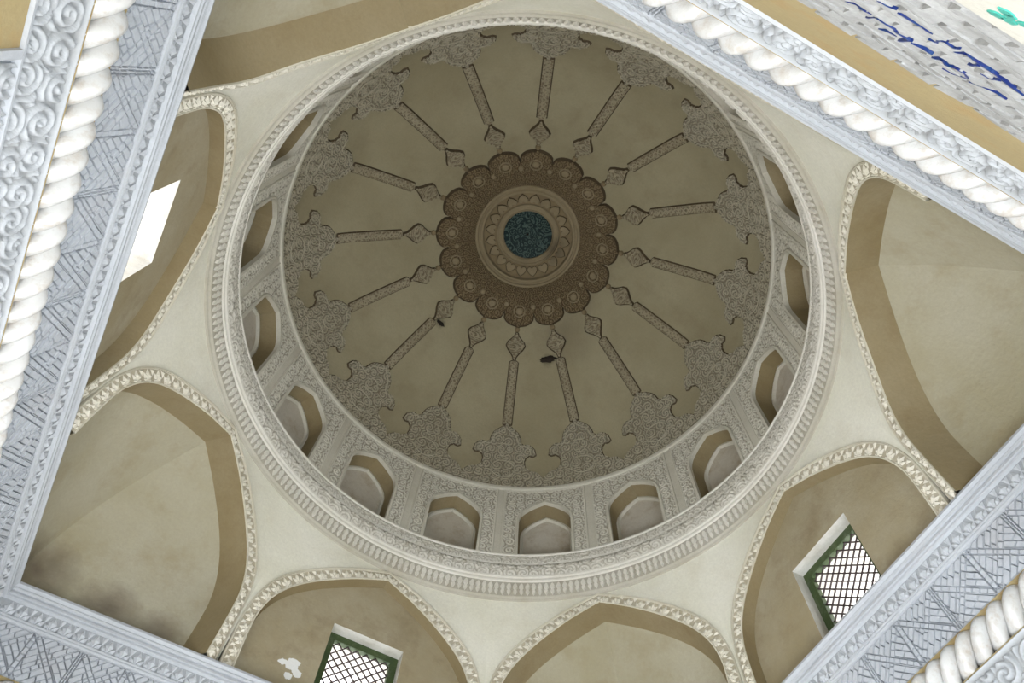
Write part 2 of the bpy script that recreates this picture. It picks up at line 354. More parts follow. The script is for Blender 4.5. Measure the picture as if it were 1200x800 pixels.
# strapwork panels: planar arrangement of straps, every cell inset and raised
LW, LH = .25, .124
def strapwork():
    bm = bmesh.new()
    vs4 = [bm.verts.new(p) for p in ((0, 0, 0), (LW, 0, 0), (LW, LH, 0), (0, LH, 0))]; bm.faces.new(vs4)
    sw = .0065
    lines = [((0, 0), (LW / 2, LH)), ((LW / 2, LH), (LW, 0)), ((0, LH), (LW / 2, 0)), ((LW / 2, 0), (LW, LH))]
    straps = []
    for (p, q) in lines:
        d = Vector((q[0] - p[0], q[1] - p[1], 0)).normalized(); nn = Vector((-d.y, d.x, 0)); straps.append((Vector((*p, 0)), d, nn))
    straps.append((Vector((0, 0, 0)), Vector((0, 1, 0)), Vector((1, 0, 0)))); straps.append((Vector((LW / 2, 0, 0)), Vector((0, 1, 0)), Vector((1, 0, 0))))
    straps.append((Vector((LW, 0, 0)), Vector((0, 1, 0)), Vector((1, 0, 0))))
    for (p, d, nn) in straps:
        for sg in (-1, 1):
            bmesh.ops.bisect_plane(bm, geom=bm.verts[:] + bm.edges[:] + bm.faces[:], plane_co=p + nn * sg * sw, plane_no=nn, dist=1e-5)
    def cut(faces, co, no):
        g = set(faces)
        for fa in faces: g.update(fa.edges); g.update(fa.verts)
        r = bmesh.ops.bisect_plane(bm, geom=list(g), plane_co=co, plane_no=no, dist=1e-5)
        return [x for x in r['geom'] if isinstance(x, bmesh.types.BMFace)]
    for idx, fa in enumerate(list(bm.faces)):
        if not fa.is_valid: continue
        c = fa.calc_center_median(); hit = [s for s in straps if abs((c - s[0]).dot(s[2])) < sw * .98]
        fs = [fa]
        if len(hit) == 1:
            p, d, nn = hit[0]
            for k in range(-12, 13): fs = list({x for x in cut(fs, p + d * (k * .019 + .008), d)} | {x for x in fs if x.is_valid})
        elif not hit and fa.calc_area() > .0003:
            d = straps[idx % 4][1]; nn = straps[idx % 4][2]
            for k in range(-9, 10): fs = list({x for x in cut(fs, c + nn * (k + .5) * .0155, nn)} | {x for x in fs if x.is_valid})
            for fb in list(fs):
                if not fb.is_valid or fb.calc_area() < .0004: continue
                cb = fb.calc_center_median(); fq = [fb]
                for k in range(-4, 5): fq = list({x for x in cut(fq, cb + d * (k + .5 * (idx % 2)) * .034, (d + nn * .35).normalized())} | {x for x in fq if x.is_valid})
    bmesh.ops.dissolve_degenerate(bm, dist=2e-4, edges=bm.edges[:])
    faces = [x for x in bm.faces if x.calc_area() > 1e-6]
    bmesh.ops.inset_individual(bm, faces=faces, thickness=.0019, depth=0, use_even_offset=True)
    for fa in faces:
        h = .0065 + .003 * random.random()
        for q in fa.verts: q.co.z = h
    for q in bm.verts: q.co.x = min(max(q.co.x, 0), LW); q.co.y = min(max(q.co.y, 0), LH)
    nn = Vector((-1, 0, -.17)).normalized()
    V = [(1.045 + (q.co.y) * -.168, q.co.x, 1.3585 + q.co.y) for q in bm.verts]
    V = [tuple(Vector(a) + nn * (q.co.z)) for a, q in zip(V, bm.verts)]
    bm.verts.index_update(); F = [[q.index for q in x.verts] for x in bm.faces]; bm.free(); return V, F
sv, sf = strapwork()
sp0 = mesh('strapwork_panel', [(a, u, z) for a, u, z in sv], sf, M['tile'], fr, O=(1.0, 0, 1.16)); sp0['kind'] = 'stuff'
sp0.location = (0, 3 * -1.0, 0)
for i in range(1, 8):
    c = sp0.copy(); COL.objects.link(c); c.location = (0, 3 * (-1.0 + i * LW), 0)
# carved arabesque band as real relief
def relief_strip(name, a0, z0, a1, z1, u0, u1, nu, nv, mat, parent, depth, cell, lam, seed, rim=.008):
    us = np.linspace(u0, u1, nu); ts = np.linspace(0, 1, nv); UU, TT = np.meshgrid(us, ts, indexing='ij')
    Ln = math.hypot(a1 - a0, z1 - z0); Y = TT * Ln
    H = swirl(UU, Y, cell, lam, seed); rm = (Y < rim) | (Y > Ln - rim); H = np.where(rm, 1.1, H)
    H = np.where((np.abs(Y - rim) < .002) | (np.abs(Y - Ln + rim) < .002), 0, H)
    nx, nz = -(z1 - z0) / Ln, (a1 - a0) / Ln
    if nx > 0: nx, nz = -nx, -nz
    X = a0 + (a1 - a0) * TT + nx * H * depth; Z = z0 + (z1 - z0) * TT + nz * H * depth
    V = np.stack([X, UU, Z], -1).reshape(-1, 3)
    F = [(i * nv + j, (i + 1) * nv + j, (i + 1) * nv + j + 1, i * nv + j + 1) for i in range(nu - 1) for j in range(nv - 1)]
    return mesh(name, V, F, mat, parent, smooth=True, groove=1 - H * 1.6)
relief_strip('carved_band', 1.058, 1.267, 1.078, 1.158, -1.075, 1.075, 620, 36, M['frieze_carved'], fr, .010, .062, .0155, 3)
v, f = sweep([(1.0665, 1.1595), (1.0665, 1.154), (1.094, 1.150)]); mesh('bottom_fillet', v, f, M['frieze'], fr)

# cable moulding: two intertwined strands of glazed plaster, turn after turn
cb = root('cable_moulding', (1.062, 0, 1.262), '', 'moulding', 'white twisted cable mouldings')
PITCH = .1; CR = .044
def strand_turn(sgn, nx=22, nf=16):
    # strand surface over one full turn about the axis; sharp grooves, rounded belly
    V, F = [], []
    for i in range(nx + 1):
        x = -PITCH / 2 + PITCH * i / nx
        for j in range(nf + 1):
            q = -PI / 2 + PI * j / nf
            rr = CR * (.40 + .64 * max(math.cos(q), 0) ** .6 * (1 + .24 * math.sin(q)))
            phi = q + PI + sgn * 2 * PI * x / PITCH
            V.append((rr * math.cos(phi), x, rr * math.sin(phi)))
    for i in range(nx):
        for j in range(nf): a = i * (nf + 1) + j; F.append((a, a + 1, a + nf + 2, a + nf + 1))
    return V, F
v, f = strand_turn(-1)
CAB2 = mesh('cable_turn', [(1.062 + x, y, 1.3125 + z) for x, y, z in v], f, M['cable'], None, O=(1.062, 0, 1.262), smooth=True)
CABLE_MIRROR = CAB2.data; bpy.data.objects.remove(CAB2)      # the left wall's cable is twisted the other way
v, f = strand_turn(1)
t0 = mesh('cable_turn', [(1.062 + x, y, 1.3125 + z) for x, y, z in v], f, M['cable'], cb, smooth=True)
for i in range(40):
    c = t0 if i == 0 else t0.copy()
    if i: COL.objects.link(c)
    c.location = (0, 3 * (-1.0 + (i + .5) * PITCH / 2), 0)

children_map()
FL = {0: 'white plaster frieze of strapwork, star border and scroll carving down the left edge',
      270: 'white plaster frieze with dark strapwork grooves across the lower left corner',
      180: 'white plaster frieze with star border and strapwork across the lower right corner',
      90: 'white plaster frieze seen at a sharp angle across the upper right corner'}
CL = {0: 'twisted white glazed cable moulding of fat shells running down the left edge',
      270: 'twisted cable moulding just entering at the bottom left corner under the dark grooved strapwork',
      180: 'twisted white glazed cable moulding in the bottom right corner below the strapwork',
      90: 'twisted white glazed cable moulding of crescent scoops across the upper right'}
for az in (270, 180, 90):
    for o, lab in ((fr, FL), (cb, CL)):
        c = copy_tree(o); spin(c, az); c['label'] = lab[az]
fr['label'] = FL[0]; cb['label'] = CL[0]
for o in kids(cb): o.data = CABLE_MIRROR

# ochre recessed panel and carved upright beside it, under the left frieze
pn = root('wall_panel', (1.09, .8, .6), 'plain ochre recessed panel at the top left corner under the carved scrolls', 'panel')
v, f = box(1.073, 1.094, .53, 1.05, .55, 1.152); mesh('ochre_ground', v, f, M['ochre_panel'], pn)
v, f = box(1.066, 1.092, .515, .53, .55, 1.152); mesh('edge_fillet', v, f, M['frieze'], pn)
up = root('carved_upright', (1.09, .3, .6), 'white scroll carved plaster panel below the left frieze, beside the ochre panel', 'panel')
def relief_plane(name, a, u0, u1, z0, z1, step, mat, parent, depth, cell, lam, seed):
    nu, nv = int((u1 - u0) / step), int((z1 - z0) / step)
    UU, ZZ = np.meshgrid(np.linspace(u0, u1, nu), np.linspace(z0, z1, nv), indexing='ij')
    H = swirl(UU, ZZ, cell, lam, seed); X = a - H * depth
    F = [(i * nv + j, (i + 1) * nv + j, (i + 1) * nv + j + 1, i * nv + j + 1) for i in range(nu - 1) for j in range(nv - 1)]
    return mesh(name, np.stack([X, UU, ZZ], -1).reshape(-1, 3), F, mat, parent, smooth=True, groove=1 - H * 1.6)
relief_plane('scroll_carving', 1.078, -.5, .505, .85, 1.152, .0042, M['frieze_carved'], up, .010, .062, .0155, 9)
v, f = box(1.079, 1.091, -.5, .505, .85, 1.152); mesh('backing', v, f, M['frieze'], up)
up2 = root('carved_upright', (1.09, 0, .6), 'grey scroll carved plaster in the bottom right corner, below the twisted cable', 'panel')
relief_plane('scroll_carving', 1.078, -.5, .9, .90, 1.152, .0045, M['frieze_carved'], up2, .010, .062, .0155, 12)
v, f = box(1.079, 1.091, -.5, .9, .90, 1.152); mesh('backing', v, f, M['frieze'], up2)
spin(up2, 180)

# near wall (upper right in the photograph): ochre band, whitewashed brickwork, blue script, white plaster below
ob = root('ochre_band', (1.092, 0, .93), 'plain ochre plaster band between the upper right frieze and the inscribed brickwork', 'band')
v, f = box(1.0715, 1.0915, -.9, .9, .925, 1.152); mesh('plaster_face', v, f, M['ochre_panel'], ob); spin(ob, 90)
v, f = box(1.0745, 1.10, -.515, .515, .585, .93)
bk = mesh('mortar_bed', v, f, M['mortar'], WALLNEAR, O=(1.092, 0, -.53))
BO = (1.092, 0, -.53)
bl, bh = .055, .0215
bms = []
for t in range(4):
    rs = random.Random(t); V, F = box(-.004, .010, -bl / 2 + .003, bl / 2 - .003, .0018, bh - .0018)
    V = [(x + (0 if x > 0 else rs.uniform(-.002, .002)), y + rs.uniform(-.0015, .0015), z + rs.uniform(-.001, .001)) for x, y, z in V]
    me = bpy.data.meshes.new('brick'); me.from_pydata([(3 * x, 3 * y, 3 * z) for x, y, z in V], [], F); me.materials.append(M['brick']); bms.append(me)
for r_ in range(16):
    z = .586 + r_ * bh
    for k in range(18):
        y = -.47 + k * bl + (bl / 2 if r_ % 2 else 0) - .015
        o = bpy.data.objects.new('brick', random.choice(bms)); COL.objects.link(o); o.parent = WALLNEAR
        o.location = ((1.0745 - 1.092) * 3, y * 3, (z + .53) * 3); o.rotation_euler.x = random.uniform(-.01, .01)
strokes = [[(-0.168, 0.721), (-0.159, 0.72), (-0.154, 0.714)], [(-0.147, 0.719), (-0.136, 0.719), (-0.125, 0.717), (-0.113, 0.718)], [(-0.101, 0.741), (-0.096, 0.737), (-0.101, 0.725), (-0.099, 0.717), (-0.088, 0.719), (-0.088, 0.708)], [(-0.08, 0.729), (-0.078, 0.714), (-0.063, 0.717), (-0.051, 0.718), (-0.039, 0.719), (-0.023, 0.725), (-0.002, 0.729)], [(-0.17, 0.791), (-0.163, 0.778), (-0.155, 0.785), (-0.147, 0.781)], [(-0.14, 0.804), (-0.141, 0.782), (-0.13, 0.784), (-0.119, 0.782), (-0.111, 0.79), (-0.095, 0.788)], [(-0.118, 0.817), (-0.114, 0.808), (-0.106, 0.804)], [(-0.095, 0.816), (-0.097, 0.787)], [(-0.091, 0.794), (-0.082, 0.787), (-0.072, 0.788)], [(-0.063, 0.799), (-0.061, 0.785), (-0.049, 0.795), (-0.045, 0.784), (-0.034, 0.783), (-0.024, 0.791)], [(-0.04, 0.815), (-0.031, 0.813), (-0.024, 0.795)], [(-0.015, 0.802), (-0.008, 0.79), (0.002, 0.78), (0.014, 0.781)], [(-0.056, 0.742), (-0.057, 0.724)], [(-0.039, 0.745), (-0.031, 0.744), (-0.03, 0.729)]]
k15 = 1.0
ins = root('inscription', (1.0665, -.08, .70), 'two lines of cobalt blue calligraphy set in the whitewashed brickwork at upper right', 'inscription')
for s in strokes:
    pts = [(1.0670, -.414 + (u + .414) * k15, z * k15) for u, z in s]
    fine = []
    for a, b in zip(pts, pts[1:]):
        for k in range(4): fine.append(tuple(a[i] + (b[i] - a[i]) * k / 4 for i in range(3)))
    fine.append(pts[-1])
    V, F = [], []
    for i, q in enumerate(fine):
        d = Vector(fine[min(i + 1, len(fine) - 1)]) - Vector(fine[max(i - 1, 0)]); wdt = .0015 * (.45 + .9 * abs(math.sin(i * .9 + 1)))
        nn = Vector((0, -.6, .8)) * wdt      # reed pen held at a constant slant
        for sx in (.0016, .0045): V += [(q[0] + sx, q[1] + nn.y, q[2] + nn.z), (q[0] + sx, q[1] - nn.y, q[2] - nn.z)]
    for i in range(len(fine) - 1):
        a = i * 4; F += [(a, a + 1, a + 5, a + 4), (a + 2, a + 3, a + 7, a + 6), (a, a + 2, a + 6, a + 4), (a + 1, a + 3, a + 7, a + 5)]
    F += [(0, 1, 3, 2), (len(V) - 4, len(V) - 3, len(V) - 1, len(V) - 2)]
    mesh('letter_stroke', V, F, M['blue'], ins)
spin(ins, 90)
v, f = box(1.0665, 1.0915, -.52, .52, .43, .586)
pb = root('plaster_spandrel', (1.09, 0, .43), 'white plaster with turquoise paint at the top right corner, below the brickwork', 'panel')
mesh('plaster_face', v, f, M['wall'], pb)
for (u, z) in ((-.150, .560), (-.146, .548), (-.141, .556), (-.152, .545), (-.136, .545), (-.13, .535)):
    uu = -.414 + (u + .414) * k15; zz_ = z * k15; V = []
    for k in range(8): V.append((1.0655, uu + .006 * math.cos(k * PI / 4) * random.uniform(.6, 1.2), zz_ + .005 * math.sin(k * PI / 4)))
    V += [(1.0667, q[1], q[2]) for q in V]
    mesh('turquoise_leaf', V, [tuple(range(8))] + [(i, (i + 1) % 8, 8 + (i + 1) % 8, 8 + i) for i in range(8)], M['turquoise'], pb)
spin(pb, 90)

# ------------------------------------------------------------------ arches of the octagon
ZR = 2.254; AP = 1.03
def surf(u, z, h=0):
    """front surface of one side of the octagon (canonical side, azimuth 0), blending up to the round cornice"""
    th = math.atan2(u, AP); ro = AP / math.cos(th); q = min(max((z - 1.82) / .3, 0), 1); q = q * q * (3 - 2 * q)
    ro = ro * (1 - q) + AP * (1 + .0824 * (1 - math.cos(8 * th)) / 2) * q; t = min(max((z - 1.78) / (ZR - 1.78), 0), 1) ** 1.6
    r = ro * (1 - t) + 1.033 * t - h; return (r * math.cos(th), r * math.sin(th), z)
INN = [(.374, 1.60), (.379, 1.70), (.381, 1.80), (.376, 1.855), (.361, 1.91), (.335, 1.962), (.295, 2.015), (.225, 2.078), (.13, 2.142), (.06, 2.181), (0, 2.212)]
OUT = [(.419, 1.60), (.421, 1.70), (.422, 1.80), (.419, 1.86), (.405, 1.93), (.378, 1.99), (.333, 2.05), (.255, 2.117), (.15, 2.184), (.065, 2.226), (0, 2.2535)]
def smooth_curve(P, n):
    Q = [Vector(p) for p in P]; Q = [2 * Q[0] - Q[1]] + Q + [2 * Q[-1] - Q[-2]]; out = []
    for i in range(1, len(Q) - 2):
        for k in range(n):
            t = k / n; a, b, c, d = Q[i - 1:i + 3]
            out.append(.5 * ((2 * b) + (c - a) * t + (2 * a - 5 * b + 4 * c - d) * t * t + (3 * b - a - 3 * c + d) * t ** 3))
    out.append(Q[-2]); return [(q.x, q.y) for q in out]
IC = smooth_curve(INN, 4); OC = smooth_curve(OUT, 4)
def full(C): return [(-u, z) for u, z in C[:-1]] + [(u, z) for u, z in reversed(C)]
IF, OF = full(IC), full(OC)                     # from the -u foot over the apex to the +u foot
def lerp2(a, b, t): return (a[0] + (b[0] - a[0]) * t, a[1] + (b[1] - a[1]) * t)
def band(profile):
    """profile: (fraction from intrados to extrados, height proud)"""
    V, F = [], []; m = len(profile)
    for a, b in zip(IF, OF):
        for (t, h) in profile: q = lerp2(a, b, t); V.append(surf(q[0], q[1], h))
    for i in range(len(IF) - 1):
        for j in range(m - 1): k = i * m + j; F.append((k, k + 1, k + m + 1, k + m))
    return V, F
star_a = half_star(.048, .033, .007, M['star'], 'leaf_star')
def arch(back, kind):
    t = root('arched_recess', (AP, 0, 1.60), '', 'arch')
    v, f = band([(0, -.004), (0, .004), (.10, .005), (.13, .0), (.86, .0), (.88, .005), (.93, .005), (.94, .001), (.96, .006), (1.0, .006), (1.0, -.004)])
    mesh('archivolt', v, f, M['archivolt'], t)
    v, f = band([(.13, .0006), (.86, .0006)]); mesh('border_ground', v, f, M['recess_dark'], t)
    # stars along the archivolt, walking the mid line by arc length
    mid = [lerp2(a, b, .13) for a, b in zip(IF, OF)]; up_ = [lerp2(a, b, .86) for a, b in zip(IF, OF)]
    cum = [0]
    for a, b in zip(mid, mid[1:]): cum.append(cum[-1] + math.dist(a, b))
    ns = 34
    for i in range(ns):
        s = cum[-1] * (i + .5) / ns; k = max(j for j in range(len(cum) - 1) if cum[j] <= s); tt = (s - cum[k]) / (cum[k + 1] - cum[k])
        q = lerp2(mid[k], mid[k + 1], tt); q2 = lerp2(up_[k], up_[k + 1], tt); wid = math.dist(q, q2)
        a = surf(q[0], q[1], .0014); b = surf(q2[0], q2[1], .0014)
        c1 = surf(*mid[k], .0008); c2 = surf(*mid[k + 1], .0008)
        yd = Vector(b) - Vector(a); xd = Vector(c2) - Vector(c1); xd = xd - yd * (xd.dot(yd) / yd.dot(yd))
        zd = xd.cross(yd)
        if zd.x > 0: xd = -xd
        place(star_a, 'leaf_star', t, a, xd, yd, 1, wid / .033)
    # soffit running back from the front edge
    V, F = [], []; nd_ = 5
    for (u, z) in IF:
        p = surf(u, z, 0)
        for k in range(nd_ + 1):
            e = k / nd_; V.append((p[0] + (back - p[0]) * e, p[1] + (u * 1.0 - p[1]) * e, z))
    for i in range(len(IF) - 1):
        for k in range(nd_): a = i * (nd_ + 1) + k; F.append((a, a + 1, a + nd_ + 2, a + nd_ + 1))
    mesh('soffit', V, F, M['soffit'], t, smooth=False)
    if kind in ('window', 'blind'):
        bm = bmesh.new(); bm.faces.new([bm.verts.new((back, u, z)) for u, z in IF])
        if kind == 'window':
            for co, no in (((0, WIN[0], 0), (0, 1, 0)), ((0, WIN[1], 0), (0, 1, 0)), ((0, 0, WIN[2]), (0, 0, 1)), ((0, 0, WIN[3]), (0, 0, 1))):
                bmesh.ops.bisect_plane(bm, geom=bm.verts[:] + bm.edges[:] + bm.faces[:], plane_co=co, plane_no=no, dist=1e-6)
            kill = [x for x in bm.faces if WIN[0] < x.calc_center_median().y < WIN[1] and WIN[2] < x.calc_center_median().z < WIN[3]]
            bmesh.ops.delete(bm, geom=kill, context='FACES')
        bm_mesh('back_wall', bm, M['back'], t)
    else:
        # two shell-like surfaces meeting in a crease that runs from the apex down into the corner of the room
        half = IC; n = len(half); V, F = [], []; ns_ = 14
        Zc = 1.585; cx = 1.47                    # corner of the room on the canonical axis
        for sgn in (-1, 1):
            b0 = len(V)
            for i, (u, z) in enumerate(half):
                t_ = i / (n - 1); tt = t_ ** 1.15
                B = Vector((back + (cx - back) * tt, sgn * .374 * (1 - tt), Zc)); Apt = Vector((back, sgn * u, z))
                K = Vector((back + (B.x - back) * 1.0, B.y * .9 + Apt.y * .1, Zc + (z - Zc) * .55))
                for k in range(ns_ + 1):
                    s = k / ns_; V.append(tuple(B * (1 - s) ** 2 + K * 2 * s * (1 - s) + Apt * s * s))
            for i in range(n - 1):
                for k in range(ns_): a = b0 + i * (ns_ + 1) + k; F.append((a, a + 1, a + ns_ + 2, a + ns_ + 1))
        vo = mesh('squinch_vault', V, F, M['vault'], t, smooth=True)
    return t
proto = {'window': arch(1.075, 'window'), 'squinch': arch(1.13, 'squinch'), 'blind': arch(1.075, 'blind')}
children_map()
ARCH = {0: ('window', 'pointed wall arch at far left with a narrow bright window slit'),
        270: ('window', 'pointed wall arch at the bottom with a grilled window and flaking white paint'),
        180: ('window', 'pointed wall arch at lower right around the tilted grilled window'),
        90: ('blind', 'pointed wall arch at the top, almost hidden behind the upper right frieze'),
        315: ('squinch', 'pointed corner arch at lower left with a creased vault and dark damp stains'),
        225: ('squinch', 'pointed corner arch at the bottom right of centre with a creased pale vault'),
        135: ('squinch', 'pointed corner arch at far right with a broad pale creased vault'),
        45: ('squinch', 'pointed corner arch at the top left with a wide ochre soffit')}
for kd in proto:
    azs = [a for a in ARCH if ARCH[a][0] == kd]
    for az, t in zip(azs, ring_copies(proto[kd], azs)):
        t['label'] = ARCH[az][1]; t['group'] = 'arches of the octagon below the dome'
        if kd == 'squinch': t['category'] = 'squinch'

# pendentives: one spherical triangle over each angle of the octagon
PL = {22.5: 'at the left', 67.5: 'at the top', 112.5: 'at the upper right', 157.5: 'at the right', 202.5: 'at the lower right',
      247.5: 'at the bottom centre', 292.5: 'at the lower left', 337.5: 'at the left with small white chips'}
V, F = [], []; nv = 10
cols = []
for (u, z) in OC: cols.append((u, z))
cols = [q for q in cols if q[1] >= 1.80 - 1e-6][::-1] + [(.4262, 1.59)]                               # apex ... foot
def pcol(u, z, flip):
    out = []
    for k in range(nv + 1):
        zz_ = z + (ZR + .002 - z) * k / nv; th = math.atan2(u, AP); q = surf(u, zz_, 0)
        r = math.hypot(q[0], q[1]); a = th if not flip else PI / 4 - th
        a -= PI / 8; out.append((r * math.cos(a), r * math.sin(a), zz_))
    return out
allc = [pcol(u, z - .004, False) for u, z in cols] + [pcol(u, z - .004, True) for u, z in reversed(cols)]
for c in allc: V += c
for i in range(len(allc) - 1):
    for k in range(nv): a = i * (nv + 1) + k; F.append((a, a + 1, a + nv + 2, a + nv + 1))
pe = mesh('pendentive', V, F, M['pendentive'], O=(1.11, 0, 1.6), smooth=True); pe['kind'] = 'structure'
for (az, lab), o in zip(PL.items(), ring_copies(pe, list(PL))): o['label'] = 'cream plaster pendentive between two arches, ' + lab

# ------------------------------------------------------------------ windows with grilles
def window(num, az, label, grille_a):
    t = root('window_%d' % num, (1.075, 0, 1.62), label, 'window'); t['kind'] = 'structure'
    y0, y1, z0, z1 = WIN; V, F = [], []; e = 1.34
    def quad(*q):
        b = len(V); V.extend(q); F.append((b, b + 1, b + 2, b + 3))
    quad((1.075, y0, z0), (e, y0, z0), (e, y0, z1), (1.075, y0, z1)); quad((1.075, y1, z0), (e, y1, z0), (e, y1, z1), (1.075, y1, z1))
    quad((1.075, y0, z1), (e, y0, z1), (e, y1, z1), (1.075, y1, z1)); quad((1.075, y0, z0), (e, y0, z0), (e, y1, z0), (1.075, y1, z0))
    mesh('reveal', V, F, M['reveal'], t)
    if grille_a:
        g = grille_a; fw = .026
        for (a, b, c, d) in ((y0, y0 + fw, z0, z1), (y1 - fw, y1, z0, z1), (y0 + fw, y1 - fw, z1 - fw, z1), (y0 + fw, y1 - fw, z0, z0 + fw)):
            v, f = box(g - .008, g + .012, a, b, c, d); mesh('frame_rail', v, f, M['green'], t)
        a0, a1, c0, c1 = y0 + fw, y1 - fw, z0 + fw, z1 - fw; st = .0245
        for sg in (1, -1):
            k = -30
            while k < 40:
                # line z = c0 + sg*(y - a0) + k*st*sqrt2, clipped to the opening
                off = k * st * 1.414; pts = []
                for y in (a0, a1):
                    z = c0 + sg * (y - a0) + off
                    if c0 <= z <= c1: pts.append((y, z))
                for z in (c0, c1):
                    y = a0 + sg * (z - c0 - off)
                    if a0 < y < a1: pts.append((y, z))
                if len(pts) >= 2 and math.dist(pts[0], pts[1]) > .015:
                    p, q = pts[0], pts[1]; d = Vector((q[0] - p[0], q[1] - p[1])).normalized() ; nn = Vector((-d.y, d.x)) * .0018
                    x0 = g + (.0 if sg > 0 else .003)
                    V = [(x, yy, zz_) for x in (x0 - .002, x0 + .002) for (yy, zz_) in ((p[0] + nn.x, p[1] + nn.y), (p[0] - nn.x, p[1] - nn.y), (q[0] - nn.x, q[1] - nn.y), (q[0] + nn.x, q[1] + nn.y))]
                    mesh('grille_bar', V, [(0, 1, 2, 3), (4, 5, 6, 7), (0, 1, 5, 4), (1, 2, 6, 5), (2, 3, 7, 6), (3, 0, 4, 7)], M['bar'], t)
                k += 1
    spin(t, az)
window(1, 180, 'small window with green frame and diagonal grille in the lower right arch', 1.125)
window(2, 270, 'small window with green frame and diagonal grille in the bottom arch', 1.125)
window(3, 0, 'narrow overexposed window opening in the far left arch', None)
# ------------------------------------------------------------------ round cornice under the drum
ZB, ZT = 2.254, 2.502
rg = root('round_cornice', (0, 0, 2.25), 'large round carved plaster cornice ring at the foot of the dome', 'cornice')
def ring(name, profile, mat, n=256, parent=rg, smooth=False):
    V, F = [], []; m = len(profile)
    for i in range(n):
        a = 2 * PI * i / n; c, s = math.cos(a), math.sin(a)
        for (r, z) in profile: V.append((r * c, r * s, z))
    for i in range(n):
        j = (i + 1) % n
        for k in range(m - 1): F.append((i * m + k, i * m + k + 1, j * m + k + 1, j * m + k))
    return mesh(name, V, F, mat, parent, smooth=smooth)
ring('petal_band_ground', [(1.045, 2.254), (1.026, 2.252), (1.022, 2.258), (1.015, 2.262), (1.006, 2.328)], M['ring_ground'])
ring('bead_fillet', [(1.006, 2.328), (1.0, 2.330), (.998, 2.336), (1.003, 2.338), (1.004, 2.347), (.997, 2.349), (.995, 2.356), (1.012, 2.360)], M['ring'])
def relief_ring(name, prof, depth, cell, lam, seed, mat, parent, n=1300, nv=16, dup=0):
    """carved band round the drum; cells repeat so that the pattern closes"""
    cum = [0]
    for a, b in zip(prof, prof[1:]): cum.append(cum[-1] + math.dist(a, b))
    per = int(round(2 * PI / cell)); cell = 2 * PI / per
    th = np.arange(n) * 2 * PI / n; ts = np.linspace(0, cum[-1], nv)
    rr = np.interp(ts, cum, [p[0] for p in prof]); zz_ = np.interp(ts, cum, [p[1] for p in prof])
    TH, TS = np.meshgrid(th, ts, indexing='ij'); H = swirl(TH, TS + .01, cell, lam, seed, period=per)
    RR = rr[None, :] - H * depth * np.where((TS < .003) | (TS > cum[-1] - .003), 0, 1); ZZ = np.broadcast_to(zz_[None, :], RR.shape)
    V = np.stack([RR * np.cos(TH), RR * np.sin(TH), ZZ], -1).reshape(-1, 3)
    F = [(i * nv + j, ((i + 1) % n) * nv + j, ((i + 1) % n) * nv + j + 1, i * nv + j + 1) for i in range(n) for j in range(nv - 1)]
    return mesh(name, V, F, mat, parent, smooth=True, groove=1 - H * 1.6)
relief_ring('scroll_band', [(1.012, 2.360), (1.004, 2.372), (.999, 2.395), (1.001, 2.415), (1.010, 2.432)], .007, .05, .0135, 5, M['ring_carved'], rg, nv=20)
ring('middle_fillet', [(1.010, 2.432), (1.016, 2.434), (1.008, 2.438), (1.007, 2.444), (1.013, 2.447)], M['ring'])
relief_ring('leaf_scroll_band', [(1.013, 2.447), (1.012, 2.47), (1.014, 2.492)], .005, .035, .012, 6, M['ring_carved'], rg, nv=12)
ring('top_fillet', [(1.014, 2.492), (1.008, 2.494), (1.008, 2.501), (1.10, 2.502)], M['ring'])
# pointed petals, each over its hanging tip
NP = 264
pw = 2 * PI * 1.01 / NP
def petal_mesh():
    V, F = [], []
    out = [(0, .063), (.0065, .057), (.0106, .047), (.0090, .037), (.0036, .030), (.0086, .023), (.0066, .014), (0, .002)]
    L = [(y, z) for y, z in out] + [(-y, z) for y, z in reversed(out[1:-1])]
    n = len(L)
    for (y, z) in L: V.append((0, y, z))
    for (y, z) in L: V.append((-.008, y * .72, .032 + (z - .032) * .86))
    for i in range(n): j = (i + 1) % n; F.append((i, j, n + j, n + i))
    F.append(tuple(range(n, 2 * n)))
    me = bpy.data.meshes.new('petal'); me.from_pydata([(3 * x, 3 * y, 3 * z) for x, y, z in V], [], F); me.materials.append(M['ring']); return me
pm = petal_mesh()
for i in range(NP):
    a = 2 * PI * i / NP; o = bpy.data.objects.new('petal', pm); COL.objects.link(o); o.parent = rg
    o.location = (3 * 1.0165 * math.cos(a), 3 * 1.0165 * math.sin(a), 3 * (2.262 - 2.25)); o.rotation_euler = (0, -.135, a)

